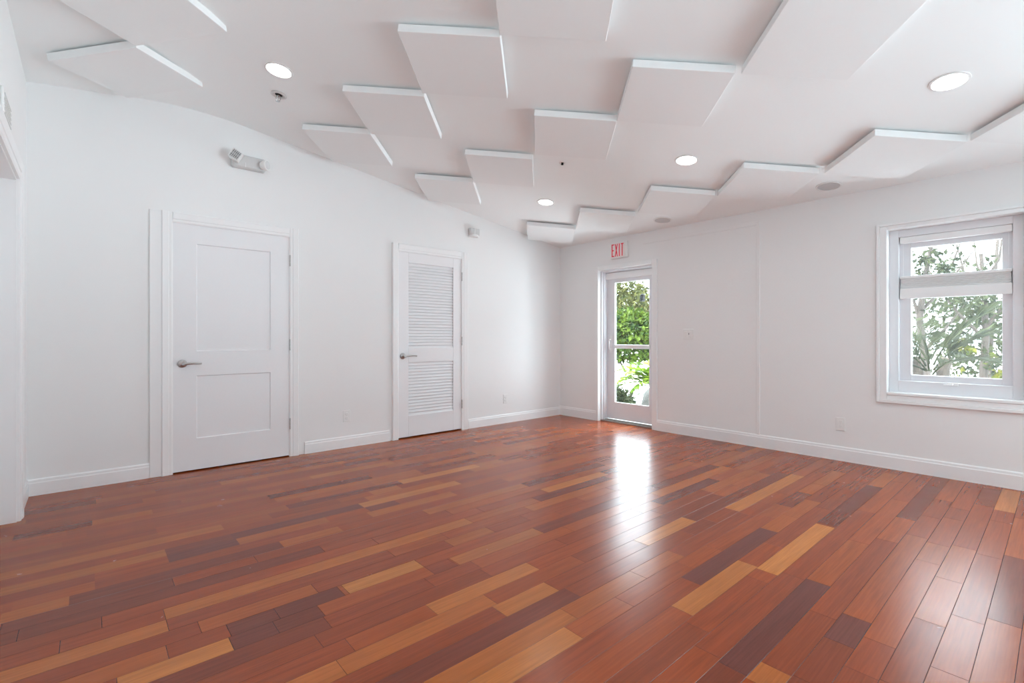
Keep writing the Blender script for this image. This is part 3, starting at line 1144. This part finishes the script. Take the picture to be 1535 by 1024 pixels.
# ------------------------------------------------------------------ exit sign
o = empty('exit_sign', (E, -1.02, 2.205))
tag(o, 'white sign with red EXIT letters above the glazed door', 'exit sign')
m = MB()
m.box(-0.048, 0, -0.138, 0.120, -0.100, 0.102)
m.build('housing', M_PLAST, o, bevel=0.010, seg=3)
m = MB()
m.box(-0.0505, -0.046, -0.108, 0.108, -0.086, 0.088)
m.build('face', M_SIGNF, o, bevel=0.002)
def letter(ch, yc, w=0.038, hh=0.079, t=0.0125):
    """seen from the room, reading direction is towards -y"""
    m = MB()
    x0, x1 = -0.0525, -0.0500
    def bar(u0, u1, v0, v1):
        m.box(x0, x1, yc - u0, yc - u1, v0, v1)
    a = w / 2
    if ch == 'E':
        bar(-a, -a + t, -hh, hh)
        bar(-a, a, hh - t, hh)
        bar(-a, a * 0.8, -t / 2, t / 2)
        bar(-a, a, -hh, -hh + t)
    if ch == 'X':
        for s in (-1, 1):
            q = [(-s * a - t * 0.55, hh), (-s * a + t * 0.55, hh), (s * a + t * 0.55, -hh), (s * a - t * 0.55, -hh)]
            m.prism([(yc - u * 0.86, v) for u, v in q], x0, x1, lambda p, q_, t_: (t_, p, q_))
    if ch == 'I':
        bar(-t / 2, t / 2, -hh, hh)
    if ch == 'T':
        bar(-t / 2, t / 2, -hh, hh)
        bar(-a, a, hh - t, hh)
    m.build('letter', M_RED, o)
for ch, yc in (('E', 0.070), ('X', 0.018), ('I', -0.028), ('T', -0.072)):
    letter(ch, yc)

# ------------------------------------------------------------------ sockets and switch
def make_outlet(loc, rotz, label):
    o = empty('power_outlet', loc, (0, 0, rotz))
    tag(o, label, 'power outlet', 'white duplex wall outlets')
    m = MB()
    m.box(-0.036, 0.036, -0.006, 0, -0.058, 0.058)
    m.build('plate', M_PLAST, o, bevel=0.004)
    for z in (-0.020, 0.020):
        m = MB()
        m.lathe([(0.0165, 0.0), (0.0165, 0.008), (0.0150, 0.009)], (0, 0, z), (0, -1, 0), 24)
        r_ = m.build('receptacle', M_PLAST, o)
        m = MB()
        m.box(-0.0072, -0.0052, -0.0098, -0.008, z - 0.001, z + 0.008)
        m.box(0.0052, 0.0072, -0.0098, -0.008, z - 0.001, z + 0.007)
        m.lathe([(0.0028, 0.008), (0.0028, 0.0098)], (0, 0, z - 0.0075), (0, -1, 0), 10)
        m.build('slots', M_PLASTG, r_)
    m = MB()
    m.lathe([(0.003, 0.005), (0.003, 0.0072)], (0, 0, 0), (0, -1, 0), 10)
    m.build('screw', M_PLASTG, o)
make_outlet((-3.110, E, 0.315), 0, 'white wall outlet low between the two white doors')
make_outlet((-1.018, E, 0.312), 0, 'white wall outlet low between the louvered door and the far corner')
make_outlet((E, -3.412, 0.328), R(-90), 'white wall outlet low on the wall under the window, to its exit door side')

o = empty('light_switch', (E, -1.950, 1.140), (0, 0, R(-90)))
tag(o, 'white double light switch plate beside the exit door', 'light switch')
m = MB()
m.box(-0.062, 0.062, -0.007, 0, -0.058, 0.058)
m.build('plate', M_PLAST, o, bevel=0.004)
m = MB()
m.box(-0.041, -0.010, -0.011, 0, -0.034, 0.034)
m.build('rocker', M_PLAST, o, bevel=0.003)
m = MB()
m.box(0.008, 0.040, -0.010, 0, -0.034, 0.034)
k_ = m.build('dimmer', M_PLAST, o, bevel=0.003)
m = MB()
m.box(0.010, 0.015, -0.013, -0.008, -0.006, 0.012)
m.build('slider', M_DARK, k_)

# ------------------------------------------------------------------ flat wall unit above the side doorway
o = empty('wall_vent', (XC - E, -1.15, 2.27))
tag(o, 'small flat white vent on the side wall above the side doorway', 'vent')
m = MB()
m.box(0, 0.012, -0.15, 0.15, -0.075, 0.075)
m.build('frame', M_PLAST, o, bevel=0.004)
m = MB()
for k in range(5):
    m.box(0.010, 0.0145, -0.125, 0.125, -0.055 + k * 0.024, -0.045 + k * 0.024)
m.build('grille', M_PLASTG, o)

# ------------------------------------------------------------------ outdoors
m = MB()
m.box(WT, 45, -4.75, 45, -0.25, -0.06)
gr = struct(m.build('ground', M_GROUND))

def leaf_quad(bm, c, d, up, L, Wd, fold=0.25):
    """a folded four-sided leaf of length L along d"""
    side = d.cross(up)
    if side.length < 1e-4:
        side = d.orthogonal()
    side.normalize()
    n = side.cross(d).normalized()
    a = bm.verts.new(c)
    b = bm.verts.new(c + d * L * 0.5 + side * Wd * 0.5 + n * Wd * fold)
    t = bm.verts.new(c + d * L)
    e_ = bm.verts.new(c + d * L * 0.5 - side * Wd * 0.5 + n * Wd * fold)
    bm.faces.new((a, b, t))
    bm.faces.new((a, t, e_))
def rdir(rng):
    while True:
        v = Vector((rng.uniform(-1, 1), rng.uniform(-1, 1), rng.uniform(-1, 1)))
        if 0.05 < v.length < 1:
            return v.normalized()
def foliage(rng, blobs, count, L, Wd, shell=0.55):
    m = MB()
    tot = sum(b[3] * b[4] * b[5] for b in blobs)
    for bx, by, bz, rx, ry, rz in blobs:
        for _ in range(int(count * rx * ry * rz / tot)):
            v = rdir(rng) * (shell + (1 - shell) * rng.random())
            c = Vector((bx + v.x * rx, by + v.y * ry, bz + v.z * rz))
            d = (rdir(rng) + v * 0.6 + Vector((0, 0, -0.2))).normalized()
            k = rng.uniform(0.7, 1.25)
            leaf_quad(m.bm, c, d, rdir(rng), L * k, Wd * k)
    return m
def no_recalc_build(m, name, mt, parent):
    me = bpy.data.meshes.new(name)
    m.bm.to_mesh(me)
    m.bm.free()
    me.materials.append(mt)
    o = bpy.data.objects.new(name, me)
    COL.objects.link(o)
    o.parent = parent
    return o
GZ = -0.06
def shrub(name, loc, label, cat, mt, blobs, count, L, Wd, stems, seed, bark=M_BARK, group=None):
    rng = random.Random(seed)
    root = empty(name, loc)
    tag(root, label, cat, group)
    no_recalc_build(foliage(rng, blobs, count, L, Wd), 'foliage', mt, root)
    for pts, r0, r1 in stems:
        m = MB()
        n = len(pts)
        m.tube(pts, [r0 + (r1 - r0) * i / (n - 1) for i in range(n)], 9)
        m.build('stem', bark, root, smooth=True)
    return root
# shrub and tree seen through the glazed door
shrub('garden_shrub', (8.5, 4.75, GZ), 'dense glossy green shrub filling the upper pane of the glazed door', 'shrub', M_LEAF,
      [(0, 0, 1.35, 1.25, 1.25, 0.62), (0, 0, 0.75, 1.0, 1.0, 0.4), (-0.5, 0.55, 1.2, 0.8, 0.8, 0.6), (0.6, -0.7, 1.35, 0.8, 0.8, 0.62), (0, 0.1, 1.75, 0.7, 0.7, 0.36)],
      6400, 0.17, 0.10, [([(0, 0, 0), (0.05, 0.05, 0.6), (-0.1, 0.1, 1.4)], 0.05, 0.02), ([(0.15, -0.1, 0), (0.35, -0.3, 0.7), (0.5, -0.6, 1.5)], 0.04, 0.015),
                        ([(-0.12, 0.12, 0), (-0.3, 0.4, 0.6), (-0.5, 0.6, 1.3)], 0.04, 0.015)], 3)
shrub('garden_tree', (12.3, 8.0, GZ), 'pale loose-leaved tree above the dense shrub, seen at the top of the glazed door', 'tree', M_LEAFP,
      [(0, 0, 2.55, 1.7, 1.7, 0.85), (0.7, -0.3, 2.2, 0.9, 0.9, 0.6), (-0.7, 0.5, 2.4, 1.1, 1.1, 0.8), (0.2, 0.1, 3.2, 1.2, 1.2, 0.6)],
      5200, 0.20, 0.09, [([(0, 0, 0), (0.1, 0, 1.2), (-0.1, 0.1, 2.8)], 0.10, 0.04), ([(0.08, 0, 1.3), (0.5, -0.3, 2.0), (0.8, -0.6, 2.7)], 0.05, 0.015)], 5)

def frond(m, base, az, elev, length, droop, nl, ll, rng, wl):
    """one feather frond: arching midrib with leaflets on both sides"""
    pts = []
    p = Vector(base)
    e_ = elev
    n = 14
    for i in range(n + 1):
        pts.append(p.copy())
        d = Vector((math.cos(az) * math.cos(e_), math.sin(az) * math.cos(e_), math.sin(e_)))
        p = p + d * (length / n)
        e_ -= droop / n
    m.tube(pts, [0.010 - 0.008 * i / n for i in range(n + 1)], 6)
    side0 = Vector((-math.sin(az), math.cos(az), 0))
    for k in range(nl):
        f = 0.18 + 0.80 * k / (nl - 1)
        i = min(int(f * n), n - 1)
        q = pts[i].lerp(pts[i + 1], f * n - i)
        t = (pts[i + 1] - pts[i]).normalized()
        L = ll * (math.sin(math.pi * (0.18 + 0.72 * f)) ** 0.7) * rng.uniform(0.85, 1.1)
        for s in (-1, 1):
            d = (t * 0.75 + side0 * s * 0.8 + Vector((0, 0, 0.22 - 0.35 * rng.random()))).normalized()
            leaf_quad(m.bm, q, d, Vector((0, 0, 1)), L, wl * (0.8 + 0.5 * rng.random()), 0.15)
def palm(name, loc, label, cat, specs, trunk_h, trunk_r, mt, seed, group=None, boots=False, wl=0.025):
    rng = random.Random(seed)
    root = empty(name, loc)
    tag(root, label, cat, group)
    m = MB()
    if boots:          # a short trunk that forks, thick with old leaf bases
        for sy in (-1, 1):
            pts, rad = [], []
            for q in range(19):
                f = q / 18
                pts.append((0.02 * math.sin(f * 5 + sy), sy * (0.035 + 0.10 * f * f), trunk_h * f))
                rad.append(trunk_r * (1.0 - 0.35 * f) * (1.0 + 0.16 * (q % 2)))
            m.tube(pts, rad, 12)
    else:
        for k in range(5):
            a = k * 1.26
            m.tube([(0.05 * math.cos(a), 0.05 * math.sin(a), 0), (0.06 * math.cos(a), 0.06 * math.sin(a), trunk_h)], trunk_r, 9)
    m.build('stem', M_BARKP, root, smooth=False)
    for az, el, ln, dr in specs:
        m = MB()
        frond(m, (0.03 * math.cos(R(az)), 0.03 * math.sin(R(az)), trunk_h * rng.uniform(0.8, 1.0)), R(az), R(el), ln, R(dr), 30, ln * 0.36, rng, wl)
        no_recalc_build(m, 'frond', mt, root)
    return root
palm('garden_palm', (2.40, -0.20, GZ), 'bright green feather palm in the lower pane of the glazed door', 'palm',
     [(150, 55, 0.95, 95), (118, 62, 0.95, 90), (95, 50, 0.9, 95), (170, 45, 0.9, 95), (200, 55, 0.85, 95), (60, 58, 0.95, 90), (20, 50, 0.9, 90), (-30, 55, 0.85, 85), (-80, 55, 0.85, 85), (240, 52, 0.8, 90), (135, 35, 0.9, 70), (185, 30, 0.8, 70), (160, 66, 0.95, 95), (105, 40, 0.95, 80), (75, 66, 0.9, 85), (210, 64, 0.9, 90)],
     0.28, 0.022, M_PALM, 11, wl=0.040)
# boulder and low plant just outside the glazed door
root = empty('boulder', (1.06, -0.92, GZ))
tag(root, 'low grey boulder on the ground just outside the glazed door', 'boulder')
bm = bmesh.new()
bmesh.ops.create_icosphere(bm, subdivisions=4, radius=1.0)
rng = random.Random(4)
ph = [rng.uniform(0, 6) for _ in range(6)]
for v in bm.verts:
    p = v.co
    k = 1 + 0.10 * math.sin(3.1 * p.x + ph[0]) + 0.09 * math.sin(4.3 * p.y + ph[1]) + 0.08 * math.sin(5.2 * p.z + ph[2]) + 0.03 * math.sin(13 * p.x + 9 * p.y + ph[3])
    v.co = Vector((p.x * 0.30 * k, p.y * 0.30 * k, max(p.z, -0.25) * 0.31 * k + 0.075))
me = bpy.data.meshes.new('stone')
bm.to_mesh(me)
bm.free()
me.materials.append(M_ROCK)
for p in me.polygons:
    p.use_smooth = True
o = bpy.data.objects.new('stone', me)
COL.objects.link(o)
o.parent = root
shrub('groundcover_plant', (1.00, -0.27, GZ), 'low grey-green groundcover plant beside the boulder outside the glazed door', 'plant', M_COVER,
      [(0, 0, 0.18, 0.30, 0.19, 0.19), (-0.1, 0.02, 0.26, 0.2, 0.16, 0.18)], 1700, 0.085, 0.026, [([(0, 0, 0), (0.02, 0, 0.1), (0.05, 0.03, 0.22)], 0.008, 0.003)], 21)

# small lantern under the eave
o = empty('hanging_lantern', (0.70, -0.895, 1.645))
tag(o, 'small dark lantern hanging outside, at the top of the glazed door', 'lantern')
m = MB()
m.box(-0.026, 0.026, -0.026, 0.026, -0.045, 0.035)
m.build('body', M_LANT, o, bevel=0.004)
m = MB()
m.lathe([(0.036, 0.035), (0.030, 0.045), (0.006, 0.062)], (0, 0, 0), (0, 0, 1), 16)
m.build('cap', M_LANT, o)
m = MB()
m.tube([(0, 0, 0.06), (0, 0, ceil_z(0.70) - 1.645)], 0.002, 6)
m.build('rod', M_LANT, o)

# plants outside the window
palm('window_palm', (1.62, -3.80, GZ), 'low palm with rough brown trunk and dusty fronds outside the window', 'palm',
     [(100, 66, 0.95, 70), (140, 52, 0.8, 80), (60, 60, 0.85, 70), (180, 58, 0.8, 80), (20, 66, 0.95, 60), (-20, 52, 0.8, 85), (-70, 62, 0.9, 70), (230, 48, 0.75, 80), (120, 28, 0.75, 70), (85, 15, 0.65, 50), (-95, 33, 0.8, 80), (270, 70, 0.95, 50)],
     0.95, 0.070, M_GREY, 17, boots=True)
def bare_tree(name, loc, label, trunk, branches, blobs, count, L, Wd, mt, seed, extra=()):
    rng = random.Random(seed)
    root = empty(name, loc)
    tag(root, label, 'tree', 'small trees outside the window')
    m = MB()
    n = len(trunk)
    m.tube(trunk, [0.055 - 0.035 * i / (n - 1) for i in range(n)], 10)
    m.build('trunk', M_BARK, root, smooth=True)
    for pts in branches:
        m = MB()
        n = len(pts)
        m.tube(pts, [0.022 - 0.017 * i / (n - 1) for i in range(n)], 8)
        m.build('branch', M_BARK, root, smooth=True)
    no_recalc_build(foliage(rng, blobs, count, L, Wd, 0.15), 'foliage', mt, root)
    for blobs2, c2, L2, W2, mt2, nm in extra:
        no_recalc_build(foliage(rng, blobs2, c2, L2, W2, 0.1), nm, mt2, root)
    return root
bare_tree('garden_tree', (4.05, -4.02, GZ), 'brown-trunked small tree with forked bare branches in the middle of the window view',
          [(0, 0, 0), (0.03, 0.01, 0.6), (-0.02, -0.02, 1.2), (0.03, 0.0, 1.8), (0.0, 0.03, 2.3)],
          [[(0, 0, 1.15), (-0.1, 0.25, 1.5), (-0.15, 0.5, 1.95), (-0.2, 0.62, 2.4)], [(-0.02, -0.02, 1.3), (0.05, -0.2, 1.6), (0.0, -0.42, 1.9), (0.1, -0.5, 2.5)],
           [(0.0, 0, 1.7), (0.05, 0.2, 2.05), (0.0, 0.3, 2.6)], [(0.02, 0, 1.9), (-0.05, -0.15, 2.2), (-0.1, -0.2, 2.7)], [(-0.14, 0.45, 1.9), (-0.1, 0.3, 2.2), (-0.2, 0.2, 2.5)],
           [(0.0, -0.42, 1.9), (-0.1, -0.6, 2.1), (-0.05, -0.7, 2.4)]],
          [(0, 0.1, 1.7, 0.7, 0.8, 0.65), (0, -0.25, 1.2, 0.5, 0.5, 0.5), (0.0, 0.3, 1.1, 0.5, 0.4, 0.55), (0.1, 0.0, 0.7, 0.5, 0.7, 0.35)], 1000, 0.10, 0.05, M_GREY, 23,
          extra=(([(-0.1, 0.18, 0.95, 0.25, 0.25, 0.35), (-0.1, -0.15, 0.7, 0.25, 0.3, 0.3)], 46, 0.13, 0.075, M_YEL, 'yellow_leaves'),))
bare_tree('garden_tree', (2.90, -3.60, GZ), 'thin-stemmed tree with round olive leaf clusters at the top of the window view',
          [(0, 0, 0), (0.05, 0.02, 0.7), (0.0, 0.08, 1.4), (-0.06, 0.02, 1.9), (-0.1, -0.05, 2.3)],
          [[(0.0, 0.08, 1.4), (-0.1, 0.15, 1.75), (-0.2, 0.12, 2.1)], [(-0.05, 0.03, 1.85), (-0.12, -0.12, 1.9), (-0.2, -0.18, 1.93)], [(0, 0.06, 1.5), (0.05, -0.2, 1.85), (0.0, -0.42, 2.2)], [(0.03, 0.03, 1.0), (-0.1, -0.2, 1.3), (-0.1, -0.35, 1.55)]],
          [(-0.1, 0.0, 2.1, 0.45, 0.5, 0.35), (-0.1, -0.25, 1.6, 0.3, 0.4, 0.3)], 230, 0.08, 0.045, M_GREY, 29,
          extra=(([(-0.25, -0.20, 1.98, 0.085, 0.085, 0.10)], 130, 0.06, 0.03, M_COVER, 'leaf_cluster'), ([(-0.45, -0.02, 2.09, 0.05, 0.055, 0.055)], 60, 0.05, 0.03, M_GREY, 'leaf_cluster')))
bare_tree('garden_tree', (6.4, -3.95, GZ), 'hazy pale tree standing behind the others outside the window',
          [(0, 0, 0), (0.05, 0.05, 0.9), (-0.03, 0.0, 1.7), (0.02, -0.05, 2.8)],
          [[(0, 0.03, 1.2), (0.1, 0.4, 1.8), (0.0, 0.7, 2.6)], [(-0.02, 0, 1.5), (0.0, -0.35, 2.0), (0.0, -0.5, 2.8)], [(0, 0, 1.8), (0.0, 0.2, 2.4), (0, 0.25, 3.0)]],
          [(0, 0.3, 1.6, 0.8, 1.2, 0.9), (0, -0.2, 0.8, 0.7, 1.2, 0.5)], 1300, 0.12, 0.055, M_GREY, 37)
portal('added_window_portal', (WT + 0.02, (W3[0] + W3[1]) / 2, (W3[2] + W3[3]) / 2), (R(90), 0, R(90)), W3[1] - W3[0], W3[3] - W3[2])
